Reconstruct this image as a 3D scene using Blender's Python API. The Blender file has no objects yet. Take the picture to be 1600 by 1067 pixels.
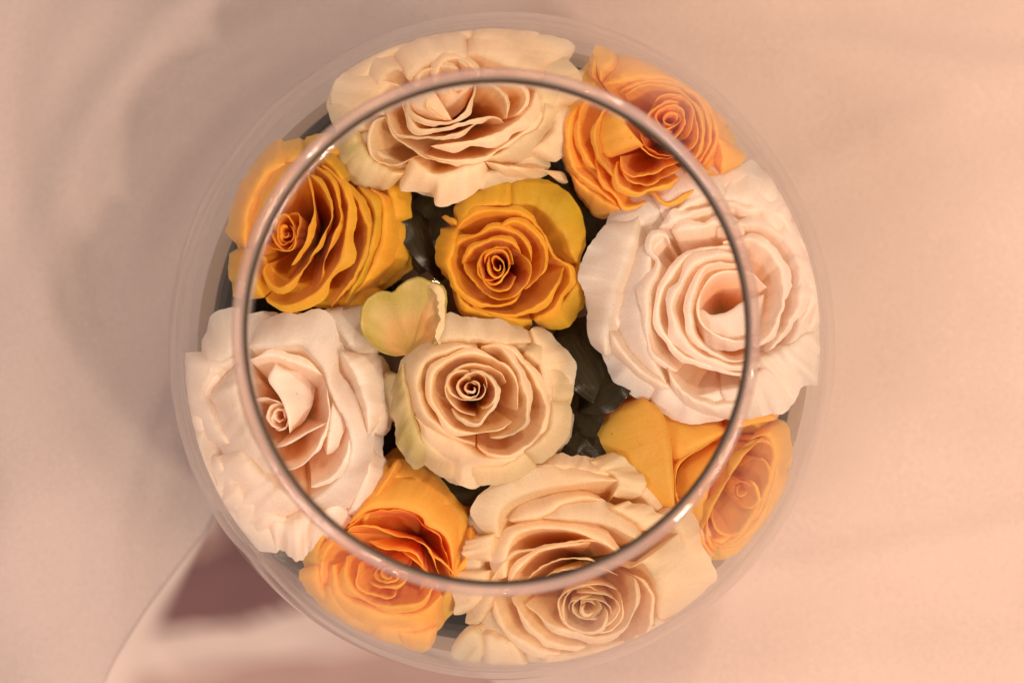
import bpy, bmesh, math, random
from mathutils import Vector, noise, Matrix
random.seed(7)
R_ = math.radians
scene = bpy.context.scene
C = scene.collection

# ------------------------------------------------------------------ camera
F = 2262.0                      # focal length in photo pixels (1600 wide)
CAM = Vector((0.0084, -0.0259, 0.600))
cam_d = bpy.data.cameras.new("camera"); cam = bpy.data.objects.new("camera", cam_d); C.objects.link(cam)
cam_d.sensor_width = 36.0; cam_d.lens = F / 1600 * 36.0
cam.location = CAM
TX, TY = math.atan(104 / F), math.atan(16.4 / F)
cam.rotation_euler = (TX, -TY * -1, 0)
cam_d.clip_start = 0.01; cam_d.clip_end = 50
cam_d.dof.use_dof = True; cam_d.dof.focus_distance = 0.578; cam_d.dof.aperture_fstop = 4.8
scene.camera = cam
scene.cycles.use_denoising = True; scene.cycles.sample_clamp_indirect = 4.0; scene.cycles.diffuse_bounces = 8; scene.cycles.max_bounces = 16; scene.cycles.transparent_max_bounces = 24
CAMROT = cam.rotation_euler.to_matrix()

# ------------------------------------------------------------------ world, lamps, exposure
w = bpy.data.worlds.new("World"); scene.world = w; w.use_nodes = True
bg = w.node_tree.nodes["Background"]
bg.inputs[0].default_value = (1.0, 0.76, 0.62, 1); bg.inputs[1].default_value = 0.16
scene.view_settings.view_transform = 'Standard'; scene.view_settings.look = 'None'
scene.view_settings.exposure = 0.84; scene.view_settings.gamma = 1.0

def lamp(name, loc, target, size, energy, color, shape='DISK', size_y=None):
    d = bpy.data.lights.new(name, 'AREA'); d.shape = shape; d.size = size
    if size_y: d.size_y = size_y
    d.energy = energy; d.color = color
    o = bpy.data.objects.new(name, d); C.objects.link(o)
    o.location = loc
    o.rotation_euler = (Vector(target) - Vector(loc)).to_track_quat('-Z', 'Y').to_euler()
    return o
lamp("key_light", (1.0, -0.45, 1.25), (0, 0, 0), 0.35, 6, (1.0, 0.74, 0.55))
lamp("fill_light", (-0.9, -0.7, 1.5), (-.1, 0, 0), 0.5, 7.5, (1.0, 0.82, 0.76))

def bulb(az, r, e, dist=0.85, z=1.35, col=(1.0, 0.77, 0.575)):
    d = bpy.data.lights.new("bulb_light", 'POINT'); d.shadow_soft_size = r; d.energy = e; d.color = col
    o = bpy.data.objects.new("bulb_light", d); C.objects.link(o)
    o.location = (dist * math.cos(R_(az)), dist * math.sin(R_(az)), z)
# chandelier bulbs round the table
bulb(66, .045, 15.0, z=1.25)
bulb(-42, .045, 21.0, z=1.15, col=(1.0, .785, .59))
bulb(-116, .03, 3.0)
for az_, r_, e_ in ((60, .016, 1.6), (56, .016, 1.6), (52, .016, 1.6), (48, .018, 2.2), (93, .02, 1.6), (-5, .018, 1.8), (-23, .018, 1.8),
                    (-36, .018, 1.8), (-90, .018, 1.8), (-128, .014, 1.0), (-106, .014, 1.0), (165, .014, .6), (146, .014, .7)):
    bulb(az_, r_, e_)

# ------------------------------------------------------------------ helpers
def P(px, py, z):
    """world point at height z (m) that stands where the photo shows pixel px, py"""
    d = CAMROT @ Vector(((px - 800) / F, -(py - 533.5) / F, -1.0))
    t = (z - CAM.z) / d.z
    return CAM + d * t

def obj(name, verts, faces, mat, parent=None, attr=None, uvs=None, smooth=True):
    me = bpy.data.meshes.new(name)
    me.from_pydata([tuple(v) for v in verts], [], faces)
    me.materials.append(mat)
    if smooth: me.polygons.foreach_set("use_smooth", [True] * len(me.polygons))
    if attr:
        a = me.attributes.new("petal", 'FLOAT_COLOR', 'POINT')
        a.data.foreach_set("color", [c for t in attr for c in (*t, 1.0)])
    if uvs:
        uvl = me.uv_layers.new(name="UVMap")
        for l in me.loops: uvl.data[l.index].uv = uvs[l.vertex_index]
    o = bpy.data.objects.new(name, me); C.objects.link(o)
    if parent is not None: o.parent = parent
    return o

def thing(name, label, cat, group=None, loc=(0, 0, 0)):
    o = bpy.data.objects.new(name, None); C.objects.link(o); o.location = loc
    o.empty_display_size = 0.01
    o['label'] = label; o['category'] = cat
    if group: o['group'] = group
    return o

def crom(pts, n):
    """n samples, even by arc length, of a Catmull-Rom through pts (2-D)"""
    p = [Vector(q) for q in pts]
    if len(p) == 2: p = [p[0], (p[0] + p[1]) / 2, p[1]]
    p = [2 * p[0] - p[1]] + p + [2 * p[-1] - p[-2]]
    dense = []
    for i in range(1, len(p) - 2):
        for k in range(12):
            t = k / 12
            a, b, c, d = p[i - 1], p[i], p[i + 1], p[i + 2]
            dense.append(0.5 * ((2 * b) + (c - a) * t + (2 * a - 5 * b + 4 * c - d) * t * t + (3 * b - a - 3 * c + d) * t ** 3))
    dense.append(p[-2])
    L = [0]
    for i in range(1, len(dense)): L.append(L[-1] + (dense[i] - dense[i - 1]).length)
    out = []; j = 0
    for k in range(n):
        s = L[-1] * k / (n - 1)
        while j < len(L) - 2 and L[j + 1] < s: j += 1
        u = (s - L[j]) / max(1e-9, L[j + 1] - L[j])
        out.append(dense[j].lerp(dense[j + 1], min(1, u)))
    return out

def clampv(v):
    r = 0.1302
    L = v.length
    return v * (r / L) if L > r else v

# ------------------------------------------------------------------ materials
def newmat(name):
    m = bpy.data.materials.new(name); m.use_nodes = True
    nt = m.node_tree; nt.nodes.clear()
    out = nt.nodes.new("ShaderNodeOutputMaterial")
    return m, nt, out
def N(nt, t, **kw):
    n = nt.nodes.new(t)
    for k, v in kw.items(): setattr(n, k, v)
    return n
def ramp(nt, stops):
    r = N(nt, "ShaderNodeValToRGB"); cr = r.color_ramp
    while len(cr.elements) < len(stops): cr.elements.new(0.5)
    for e, (p, c) in zip(cr.elements, stops): e.position = p; e.color = (*c, 1)
    return r

def petal_mat(name, stops, green, trans_col, trans=0.32):
    m, nt, out = newmat(name)
    L = nt.links
    at = N(nt, "ShaderNodeAttribute", attribute_name="petal")
    sep = N(nt, "ShaderNodeSeparateColor"); L.new(at.outputs["Color"], sep.inputs[0])
    uv = N(nt, "ShaderNodeUVMap"); uv.uv_map = "UVMap"
    mp = N(nt, "ShaderNodeMapping"); mp.inputs["Scale"].default_value = (46, 1.6, 1); L.new(uv.outputs[0], mp.inputs[0])
    vein = N(nt, "ShaderNodeTexNoise"); vein.inputs["Scale"].default_value = 1.0; vein.inputs["Detail"].default_value = 4
    vein.inputs["Distortion"].default_value = 0.5; L.new(mp.outputs[0], vein.inputs["Vector"])
    geo = N(nt, "ShaderNodeNewGeometry")
    bl = N(nt, "ShaderNodeTexNoise"); bl.inputs["Scale"].default_value = 55; bl.inputs["Detail"].default_value = 4
    L.new(geo.outputs["Position"], bl.inputs["Vector"])
    # position up the petal, broken up by blotches
    a1 = N(nt, "ShaderNodeMath", operation='MULTIPLY_ADD'); L.new(bl.outputs[0], a1.inputs[0]); a1.inputs[1].default_value = 0.28; a1.inputs[2].default_value = -0.14
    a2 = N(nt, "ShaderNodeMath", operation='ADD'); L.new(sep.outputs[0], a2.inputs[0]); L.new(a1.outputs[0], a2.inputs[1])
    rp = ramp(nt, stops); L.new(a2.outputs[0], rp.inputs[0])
    gm = N(nt, "ShaderNodeMath", operation='MULTIPLY'); L.new(sep.outputs[2], gm.inputs[0])
    gr = N(nt, "ShaderNodeMapRange"); L.new(bl.outputs[0], gr.inputs[0]); gr.inputs[1].default_value = 0.35; gr.inputs[2].default_value = 0.65
    gr.inputs[3].default_value = 0.35; gr.inputs[4].default_value = 1.0
    L.new(gr.outputs[0], gm.inputs[1])
    mg = N(nt, "ShaderNodeMix", data_type='RGBA'); L.new(gm.outputs[0], mg.inputs[0]); L.new(rp.outputs[0], mg.inputs[6]); mg.inputs[7].default_value = (*green, 1)
    # per petal value + veins
    hv = N(nt, "ShaderNodeHueSaturation"); L.new(mg.outputs[2], hv.inputs["Color"])
    vr = N(nt, "ShaderNodeMapRange"); L.new(sep.outputs[1], vr.inputs[0]); vr.inputs[3].default_value = 0.90; vr.inputs[4].default_value = 1.06
    vv = N(nt, "ShaderNodeMapRange"); L.new(vein.outputs[0], vv.inputs[0]); vv.inputs[1].default_value = 0.3; vv.inputs[2].default_value = 0.7; vv.inputs[3].default_value = 0.972; vv.inputs[4].default_value = 1.02
    mm = N(nt, "ShaderNodeMath", operation='MULTIPLY'); L.new(vr.outputs[0], mm.inputs[0]); L.new(vv.outputs[0], mm.inputs[1]); L.new(mm.outputs[0], hv.inputs["Value"])
    # a few small bruised specks
    sp = N(nt, "ShaderNodeTexNoise"); sp.inputs["Scale"].default_value = 420; sp.inputs["Detail"].default_value = 1; L.new(geo.outputs["Position"], sp.inputs["Vector"])
    sr = N(nt, "ShaderNodeMapRange"); L.new(sp.outputs[0], sr.inputs[0]); sr.inputs[1].default_value = 0.77; sr.inputs[2].default_value = 0.82; sr.inputs[3].default_value = 0; sr.inputs[4].default_value = 0.45
    ms = N(nt, "ShaderNodeMix", data_type='RGBA'); L.new(sr.outputs[0], ms.inputs[0]); L.new(hv.outputs[0], ms.inputs[6]); ms.inputs[7].default_value = (0.28, 0.13, 0.05, 1)
    bump = N(nt, "ShaderNodeBump"); bump.inputs["Strength"].default_value = 0.12; bump.inputs["Distance"].default_value = 0.0006
    fine = N(nt, "ShaderNodeTexNoise"); fine.inputs["Scale"].default_value = 900; fine.inputs["Detail"].default_value = 2; L.new(geo.outputs["Position"], fine.inputs["Vector"])
    fa = N(nt, "ShaderNodeMath", operation='MULTIPLY_ADD'); L.new(fine.outputs[0], fa.inputs[0]); fa.inputs[1].default_value = 0.25; L.new(vein.outputs[0], fa.inputs[2])
    cr = N(nt, "ShaderNodeTexNoise"); cr.inputs["Scale"].default_value = 170; cr.inputs["Detail"].default_value = 3; cr.inputs["Distortion"].default_value = 0.6; L.new(geo.outputs["Position"], cr.inputs["Vector"])
    cb = N(nt, "ShaderNodeBump"); cb.inputs["Strength"].default_value = 0.2; cb.inputs["Distance"].default_value = 0.0011
    L.new(cr.outputs[0], cb.inputs["Height"]); L.new(cb.outputs[0], bump.inputs["Normal"])
    L.new(fa.outputs[0], bump.inputs["Height"])
    gn = N(nt, "ShaderNodeTexNoise"); gn.inputs["Scale"].default_value = 2600; gn.inputs["Detail"].default_value = 1; L.new(geo.outputs["Position"], gn.inputs["Vector"])
    gv = N(nt, "ShaderNodeMapRange"); L.new(gn.outputs[0], gv.inputs[0]); gv.inputs[1].default_value = .25; gv.inputs[2].default_value = .75; gv.inputs[3].default_value = .90; gv.inputs[4].default_value = 1.08
    gh = N(nt, "ShaderNodeHueSaturation"); L.new(gv.outputs[0], gh.inputs["Value"]); L.new(ms.outputs[2], gh.inputs["Color"]); ms = type("o", (), {"outputs": [None, None, gh.outputs[0]]})
    pb = N(nt, "ShaderNodeBsdfPrincipled"); L.new(ms.outputs[2], pb.inputs["Base Color"])
    pb.inputs["Roughness"].default_value = 0.48; pb.inputs["Specular IOR Level"].default_value = 0.3
    pb.inputs["Sheen Weight"].default_value = 0.12; pb.inputs["Sheen Roughness"].default_value = 0.5
    L.new(bump.outputs[0], pb.inputs["Normal"])
    tr = N(nt, "ShaderNodeBsdfTranslucent")
    tm = N(nt, "ShaderNodeMix", data_type='RGBA', blend_type='MULTIPLY'); tm.inputs[0].default_value = 1; L.new(ms.outputs[2], tm.inputs[6]); tm.inputs[7].default_value = (*trans_col, 1)
    L.new(tm.outputs[2], tr.inputs[0]); L.new(bump.outputs[0], tr.inputs["Normal"])
    mx = N(nt, "ShaderNodeMixShader"); mx.inputs[0].default_value = trans
    L.new(pb.outputs[0], mx.inputs[1]); L.new(tr.outputs[0], mx.inputs[2]); L.new(mx.outputs[0], out.inputs[0])
    return m

M = {}
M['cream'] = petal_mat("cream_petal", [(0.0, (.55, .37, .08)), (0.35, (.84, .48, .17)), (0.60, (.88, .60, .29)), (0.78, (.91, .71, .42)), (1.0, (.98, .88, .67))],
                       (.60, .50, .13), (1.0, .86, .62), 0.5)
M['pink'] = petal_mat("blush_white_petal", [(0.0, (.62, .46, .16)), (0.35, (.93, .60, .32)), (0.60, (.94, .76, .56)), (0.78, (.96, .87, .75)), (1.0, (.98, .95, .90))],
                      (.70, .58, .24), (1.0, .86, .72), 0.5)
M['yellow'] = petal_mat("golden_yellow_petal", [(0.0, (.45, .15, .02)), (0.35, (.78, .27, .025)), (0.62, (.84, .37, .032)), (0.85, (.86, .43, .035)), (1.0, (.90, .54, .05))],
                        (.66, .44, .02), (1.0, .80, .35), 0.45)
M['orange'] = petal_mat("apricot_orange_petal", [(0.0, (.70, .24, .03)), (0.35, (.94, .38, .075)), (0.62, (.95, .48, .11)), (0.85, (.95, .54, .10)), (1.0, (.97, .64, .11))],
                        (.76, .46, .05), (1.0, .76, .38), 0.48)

def leaf_mat():
    m, nt, out = newmat("dark_wet_leaf"); L = nt.links
    uv = N(nt, "ShaderNodeUVMap"); uv.uv_map = "UVMap"
    mp = N(nt, "ShaderNodeMapping"); mp.inputs["Scale"].default_value = (60, 2, 1); L.new(uv.outputs[0], mp.inputs[0])
    v = N(nt, "ShaderNodeTexNoise"); v.inputs["Scale"].default_value = 1; v.inputs["Detail"].default_value = 4; L.new(mp.outputs[0], v.inputs["Vector"])
    r = ramp(nt, [(0.3, (.010, .008, .004)), (0.7, (.030, .023, .011))]); L.new(v.outputs[0], r.inputs[0])
    b = N(nt, "ShaderNodeBump"); b.inputs["Strength"].default_value = 0.4; b.inputs["Distance"].default_value = 0.0005; L.new(v.outputs[0], b.inputs["Height"])
    p = N(nt, "ShaderNodeBsdfPrincipled"); L.new(r.outputs[0], p.inputs["Base Color"]); p.inputs["Roughness"].default_value = 0.2
    p.inputs["Specular IOR Level"].default_value = 0.3
    L.new(b.outputs[0], p.inputs["Normal"]); L.new(p.outputs[0], out.inputs[0])
    return m
M['leaf'] = leaf_mat()

def stem_mat():
    m, nt, out = newmat("rose_stem"); L = nt.links
    geo = N(nt, "ShaderNodeNewGeometry")
    v = N(nt, "ShaderNodeTexNoise"); v.inputs["Scale"].default_value = 80; L.new(geo.outputs["Position"], v.inputs["Vector"])
    r = ramp(nt, [(0.3, (.04, .055, .015)), (0.7, (.09, .11, .03))]); L.new(v.outputs[0], r.inputs[0])
    p = N(nt, "ShaderNodeBsdfPrincipled"); L.new(r.outputs[0], p.inputs["Base Color"]); p.inputs["Roughness"].default_value = 0.5
    L.new(p.outputs[0], out.inputs[0]); return m
M['stem'] = stem_mat()

def schlick(nt, f0):
    """Fresnel mirror share by angle, the same from both sides of the sheet"""
    lw = N(nt, "ShaderNodeLayerWeight"); lw.inputs[0].default_value = 0.5
    p5 = N(nt, "ShaderNodeMath", operation='POWER'); nt.links.new(lw.outputs["Facing"], p5.inputs[0]); p5.inputs[1].default_value = 5.0
    ma = N(nt, "ShaderNodeMath", operation='MULTIPLY_ADD'); nt.links.new(p5.outputs[0], ma.inputs[0]); ma.inputs[1].default_value = 1 - f0; ma.inputs[2].default_value = f0
    return ma
def thin_glass(name, tint, dust):
    """glass sheet that lets light straight through, mirrors by Fresnel and carries a trace of dust"""
    m, nt, out = newmat(name); L = nt.links
    fr = schlick(nt, 0.04)
    t = N(nt, "ShaderNodeBsdfTransparent"); t.inputs[0].default_value = (*tint, 1)
    g = N(nt, "ShaderNodeBsdfGlossy"); g.inputs["Roughness"].default_value = 0.0; g.inputs["Color"].default_value = (1, 1, 1, 1)
    geo = N(nt, "ShaderNodeNewGeometry")
    ns = N(nt, "ShaderNodeTexNoise"); ns.inputs["Scale"].default_value = 9; ns.inputs["Detail"].default_value = 3; L.new(geo.outputs["Position"], ns.inputs["Vector"])
    bp = N(nt, "ShaderNodeBump"); bp.inputs["Strength"].default_value = 0.04; bp.inputs["Distance"].default_value = 0.002; L.new(ns.outputs[0], bp.inputs["Height"])
    L.new(bp.outputs[0], g.inputs["Normal"])
    mx = N(nt, "ShaderNodeMixShader"); L.new(fr.outputs[0], mx.inputs[0]); L.new(t.outputs[0], mx.inputs[1]); L.new(g.outputs[0], mx.inputs[2])
    df = N(nt, "ShaderNodeBsdfDiffuse"); df.inputs[0].default_value = (.8, .76, .74, 1)
    # dust looks denser where the sheet is seen edge-on
    lw = N(nt, "ShaderNodeLayerWeight"); lw.inputs[0].default_value = 0.35
    dm = N(nt, "ShaderNodeMapRange"); L.new(lw.outputs["Facing"], dm.inputs[0]); dm.inputs[3].default_value = dust; dm.inputs[4].default_value = dust * 2.5
    m2 = N(nt, "ShaderNodeMixShader"); L.new(dm.outputs[0], m2.inputs[0]); L.new(mx.outputs[0], m2.inputs[1]); L.new(df.outputs[0], m2.inputs[2])
    L.new(m2.outputs[0], out.inputs[0]); return m
M['glass'] = thin_glass("clear_bowl_glass", (.985, .985, .98), 0.0035)

def rim_glass():
    m, nt, out = newmat("rim_glass"); L = nt.links
    fr = schlick(nt, 0.06)
    t = N(nt, "ShaderNodeBsdfTransparent"); t.inputs[0].default_value = (.84, .77, .73, 1)
    g = N(nt, "ShaderNodeBsdfGlossy"); g.inputs["Roughness"].default_value = 0.0; g.inputs[0].default_value = (1, 1, 1, 1)
    mx = N(nt, "ShaderNodeMixShader"); L.new(fr.outputs[0], mx.inputs[0]); L.new(t.outputs[0], mx.inputs[1]); L.new(g.outputs[0], mx.inputs[2])
    # pink diffuse share puts the ceiling's reflection into the rim's colour
    geo = N(nt, "ShaderNodeNewGeometry")
    n1 = N(nt, "ShaderNodeTexNoise"); n1.inputs["Scale"].default_value = 14; L.new(geo.outputs["Position"], n1.inputs["Vector"])
    mr = N(nt, "ShaderNodeMapRange"); L.new(n1.outputs[0], mr.inputs[0]); mr.inputs[1].default_value = .3; mr.inputs[2].default_value = .7; mr.inputs[3].default_value = .24; mr.inputs[4].default_value = .40
    df = N(nt, "ShaderNodeBsdfDiffuse"); df.inputs[0].default_value = (.70, .53, .49, 1)
    m2 = N(nt, "ShaderNodeMixShader"); L.new(mr.outputs[0], m2.inputs[0]); L.new(mx.outputs[0], m2.inputs[1]); L.new(df.outputs[0], m2.inputs[2])
    L.new(m2.outputs[0], out.inputs[0]); return m
M['rim'] = rim_glass()
def rim_refraction_mat():
    m, nt, out = newmat("rim_refraction_dark"); L = nt.links
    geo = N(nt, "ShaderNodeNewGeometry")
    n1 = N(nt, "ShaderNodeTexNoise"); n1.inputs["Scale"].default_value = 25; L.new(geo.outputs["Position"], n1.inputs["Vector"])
    r = ramp(nt, [(0.35, (.035, .022, .014)), (0.65, (.075, .048, .03))]); L.new(n1.outputs[0], r.inputs[0])  # dark brown stands in for the dark line that refraction makes
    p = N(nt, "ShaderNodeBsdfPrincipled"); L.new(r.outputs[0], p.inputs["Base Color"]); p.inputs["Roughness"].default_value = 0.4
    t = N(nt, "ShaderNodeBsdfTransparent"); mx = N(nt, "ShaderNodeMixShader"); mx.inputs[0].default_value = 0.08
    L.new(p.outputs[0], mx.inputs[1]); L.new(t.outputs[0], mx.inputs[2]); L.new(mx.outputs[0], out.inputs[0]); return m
M['edge'] = rim_refraction_mat()

def water_mat():
    m, nt, out = newmat("flower_water"); L = nt.links
    fr = schlick(nt, 0.0035)
    t = N(nt, "ShaderNodeBsdfTransparent"); t.inputs[0].default_value = (.60, .52, .40, 1)
    g = N(nt, "ShaderNodeBsdfGlossy"); g.inputs["Roughness"].default_value = 0.0
    mx = N(nt, "ShaderNodeMixShader"); L.new(fr.outputs[0], mx.inputs[0]); L.new(t.outputs[0], mx.inputs[1]); L.new(g.outputs[0], mx.inputs[2])
    L.new(mx.outputs[0], out.inputs[0]); return m
M['water'] = water_mat()

def cloth_mat(name, c1, c2):
    m, nt, out = newmat(name); L = nt.links
    geo = N(nt, "ShaderNodeNewGeometry")
    n1 = N(nt, "ShaderNodeTexNoise"); n1.inputs["Scale"].default_value = 6; n1.inputs["Detail"].default_value = 3; L.new(geo.outputs["Position"], n1.inputs["Vector"])
    r = ramp(nt, [(0.3, c1), (0.7, c2)]); L.new(n1.outputs[0], r.inputs[0])
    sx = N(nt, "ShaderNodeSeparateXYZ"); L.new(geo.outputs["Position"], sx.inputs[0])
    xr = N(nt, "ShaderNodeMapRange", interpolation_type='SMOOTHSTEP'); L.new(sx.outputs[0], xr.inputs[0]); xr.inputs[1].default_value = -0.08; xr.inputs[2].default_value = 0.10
    nt_ = N(nt, "ShaderNodeMix", data_type='RGBA'); L.new(xr.outputs[0], nt_.inputs[0]); nt_.inputs[6].default_value = (.50, .405, .385, 1); L.new(r.outputs[0], nt_.inputs[7])  # greyer on the left: the bowl's shade mixed into the cloth colour
    w1 = N(nt, "ShaderNodeTexWave", wave_type='BANDS', bands_direction='X'); w1.inputs["Scale"].default_value = 420; w1.inputs["Distortion"].default_value = 1.0
    w2 = N(nt, "ShaderNodeTexWave", wave_type='BANDS', bands_direction='Y'); w2.inputs["Scale"].default_value = 420; w2.inputs["Distortion"].default_value = 1.0
    L.new(geo.outputs["Position"], w1.inputs["Vector"]); L.new(geo.outputs["Position"], w2.inputs["Vector"])
    ad = N(nt, "ShaderNodeMath", operation='ADD'); L.new(w1.outputs["Fac"], ad.inputs[0]); L.new(w2.outputs["Fac"], ad.inputs[1])
    b = N(nt, "ShaderNodeBump"); b.inputs["Strength"].default_value = 0.5; b.inputs["Distance"].default_value = 0.0004; L.new(ad.outputs[0], b.inputs["Height"])
    p = N(nt, "ShaderNodeBsdfPrincipled"); gn = N(nt, "ShaderNodeTexNoise"); gn.inputs["Scale"].default_value = 1500; gn.inputs["Detail"].default_value = 2; L.new(geo.outputs["Position"], gn.inputs["Vector"])
    gv = N(nt, "ShaderNodeMapRange"); L.new(gn.outputs[0], gv.inputs[0]); gv.inputs[1].default_value = .3; gv.inputs[2].default_value = .7; gv.inputs[3].default_value = .84; gv.inputs[4].default_value = 1.16
    gh = N(nt, "ShaderNodeHueSaturation"); L.new(gv.outputs[0], gh.inputs["Value"]); L.new(nt_.outputs[2], gh.inputs["Color"])
    L.new(gh.outputs[0], p.inputs["Base Color"]); p.inputs["Roughness"].default_value = 0.85
    p.inputs["Specular IOR Level"].default_value = 0.15; p.inputs["Sheen Weight"].default_value = 0.2
    L.new(b.outputs[0], p.inputs["Normal"]); L.new(p.outputs[0], out.inputs[0]); return m
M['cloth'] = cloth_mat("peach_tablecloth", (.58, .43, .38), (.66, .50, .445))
def shadow_sheet_mat():
    m, nt, out = newmat("painted_bowl_shadow"); L = nt.links
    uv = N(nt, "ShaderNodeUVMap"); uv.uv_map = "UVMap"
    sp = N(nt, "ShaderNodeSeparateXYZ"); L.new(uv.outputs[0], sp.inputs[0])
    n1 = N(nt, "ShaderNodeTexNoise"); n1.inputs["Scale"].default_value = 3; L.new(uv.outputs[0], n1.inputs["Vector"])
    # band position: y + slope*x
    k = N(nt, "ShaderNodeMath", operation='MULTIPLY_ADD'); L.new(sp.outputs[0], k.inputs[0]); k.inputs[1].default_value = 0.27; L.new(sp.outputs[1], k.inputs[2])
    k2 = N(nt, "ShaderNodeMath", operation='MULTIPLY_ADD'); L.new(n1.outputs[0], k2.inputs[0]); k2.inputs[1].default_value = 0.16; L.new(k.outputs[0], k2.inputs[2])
    r = ramp(nt, [(0.10, (.44, .34, .31)), (0.26, (.24, .14, .13)), (0.40, (.13, .06, .065)), (0.62, (.14, .065, .07)), (0.76, (.52, .42, .39)), (0.84, (.52, .42, .39)), (0.99, (.34, .22, .20))]); L.new(k2.outputs[0], r.inputs[0])  # dark stops paint the bowl's shadow, pale ones the light streak through it
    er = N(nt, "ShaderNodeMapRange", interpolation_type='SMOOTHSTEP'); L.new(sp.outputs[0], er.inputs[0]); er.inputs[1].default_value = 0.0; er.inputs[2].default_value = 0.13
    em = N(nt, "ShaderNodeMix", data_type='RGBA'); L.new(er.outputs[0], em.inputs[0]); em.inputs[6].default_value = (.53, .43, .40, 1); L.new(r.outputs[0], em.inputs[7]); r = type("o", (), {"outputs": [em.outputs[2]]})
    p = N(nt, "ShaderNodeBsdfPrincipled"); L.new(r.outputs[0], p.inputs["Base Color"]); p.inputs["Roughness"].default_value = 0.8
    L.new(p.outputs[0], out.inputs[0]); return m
M['bowl_shadow'] = shadow_sheet_mat()

# ------------------------------------------------------------------ tablecloth
TABLE_Z = -0.1235
FOLDS = [  # x, y (m), direction deg, length, width, height, bend
    (.16, .155, -8, .12, .012, .005, 0), (.20, .115, 25, .10, .012, .003, 0), (.20, -.095, 10, .12, .007, .0035, .4), (.24, -.15, 5, .2, .02, .005, 0),
    (.12, .19, 12, .10, .015, .005, 0), (.27, .02, 80, .12, .03, .004, 0),
    (-.20, .12, 60, .12, .018, .013, -2.5), (-.25, .0, 95, .2, .025, .012, 0), (-.155, .115, 50, .08, .012, .010, -3), (-.23, -.08, 40, .15, .03, .012, 0),
    (-.21, -.14, 62, .1, .02, .006, 0), (-.10, .19, 10, .1, .015, .005, 0),
]
def ridge(x, y, x0, y0, ang, ln, wd, h, bend=0.0):
    a = R_(ang); dx, dy = x - x0, y - y0
    u = dx * math.cos(a) + dy * math.sin(a); v = -dx * math.sin(a) + dy * math.cos(a) - bend * u * u
    return h * math.exp(-(v / wd) ** 2) * math.exp(-(u / ln) ** 4)
def cloth_h(x, y):
    h = 0.0035 * noise.noise(Vector((x * 5, y * 7, 3.1))) + 0.0015 * noise.noise(Vector((x * 14, y * 17, 8.1)))
    for f in FOLDS: h += ridge(x, y, *f)
    # the cloth lies flat under the bowl
    r = math.hypot(x, y); k = min(1, max(0, (r - 0.06) / 0.06)); k = k * k * (3 - 2 * k)
    return h * k
def build_cloth():
    nx, ny, sx, sy = 240, 180, 1.6, 1.2
    V = []; Fc = []
    for j in range(ny + 1):
        for i in range(nx + 1):
            x = (i / nx - .5) * sx; y = (j / ny - .5) * sy
            V.append((x, y, TABLE_Z + cloth_h(x, y)))
    for j in range(ny):
        for i in range(nx):
            a = j * (nx + 1) + i; Fc.append((a, a + 1, a + nx + 2, a + nx + 1))
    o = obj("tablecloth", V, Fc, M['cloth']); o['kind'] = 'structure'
build_cloth()

def build_shadow_sheet():
    """thin added sheet on the tablecloth, carrying the shadow of the bowl painted in mauve"""
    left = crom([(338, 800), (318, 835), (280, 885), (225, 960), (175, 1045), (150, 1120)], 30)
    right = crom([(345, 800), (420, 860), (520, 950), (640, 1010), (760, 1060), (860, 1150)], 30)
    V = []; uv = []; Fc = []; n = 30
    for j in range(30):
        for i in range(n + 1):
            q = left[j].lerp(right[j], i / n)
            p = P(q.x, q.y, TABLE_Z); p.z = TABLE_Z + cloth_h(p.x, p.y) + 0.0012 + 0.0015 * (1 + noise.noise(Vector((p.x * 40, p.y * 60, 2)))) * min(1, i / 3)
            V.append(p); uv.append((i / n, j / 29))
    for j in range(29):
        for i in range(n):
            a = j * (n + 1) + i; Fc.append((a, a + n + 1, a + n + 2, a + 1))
    o = obj("shadow_sheet", V, Fc, M['bowl_shadow'], None, None, uv)
    o['label'] = "painted mauve shadow of the bowl with a pale light streak, at the lower left"; o['category'] = 'shadow_sheet'
build_shadow_sheet()

# ------------------------------------------------------------------ glass bowl
def lathe(prof, seg=160, close=True):
    V = []; Fc = []; n = len(prof)
    for k in range(seg):
        a = 2 * math.pi * k / seg
        for r, z in prof: V.append((r * math.cos(a), r * math.sin(a), z))
    for k in range(seg):
        k2 = (k + 1) % seg
        for i in range(n if close else n - 1):
            i2 = (i + 1) % n
            Fc.append((k * n + i, k2 * n + i, k2 * n + i2, k * n + i2))
    return V, Fc
bowl = thing("glass_bowl", "round clear glass fishbowl vase with a thick open rim, filled with roses", "glass bowl", loc=(0, 0, 0))
RO, RI = 0.1350, 0.1322
z_top = 0.1017
a_top = math.asin(z_top / RO)
a_bot = -R_(62)
prof = []
for k in range(41):
    a = a_bot + (a_top - a_bot) * k / 40; prof.append((RO * math.cos(a), RO * math.sin(a)))
a_top2 = math.asin(z_top / RI)
inn = []
for k in range(41):
    a = a_top2 + (a_bot - a_top2) * k / 40; inn.append((RI * math.cos(a), RI * math.sin(a)))
inn += [(0.0006, RI * math.sin(a_bot) + 0.0)]
outb = [(0.0006, RO * math.sin(a_bot))]
V, Fc = lathe(prof + inn + outb, close=True)
obj("bowl_wall", V, Fc, M['glass'], bowl)
rr = 0.0022; rc = 0.0888; zc = z_top + 0.0012
V, Fc = lathe([(rc + rr * math.cos(2 * math.pi * k / 20), zc + rr * 1.1 * math.sin(2 * math.pi * k / 20)) for k in range(20)], seg=200)
rim = obj("rim", V, Fc, M['rim'], bowl)
ri, zi = rc - rr * .80, zc - rr * .55
V, Fc = lathe([(ri + .0012 * math.cos(2 * math.pi * k / 12), zi + .0024 * math.sin(2 * math.pi * k / 12)) for k in range(12)], seg=200)
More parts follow.
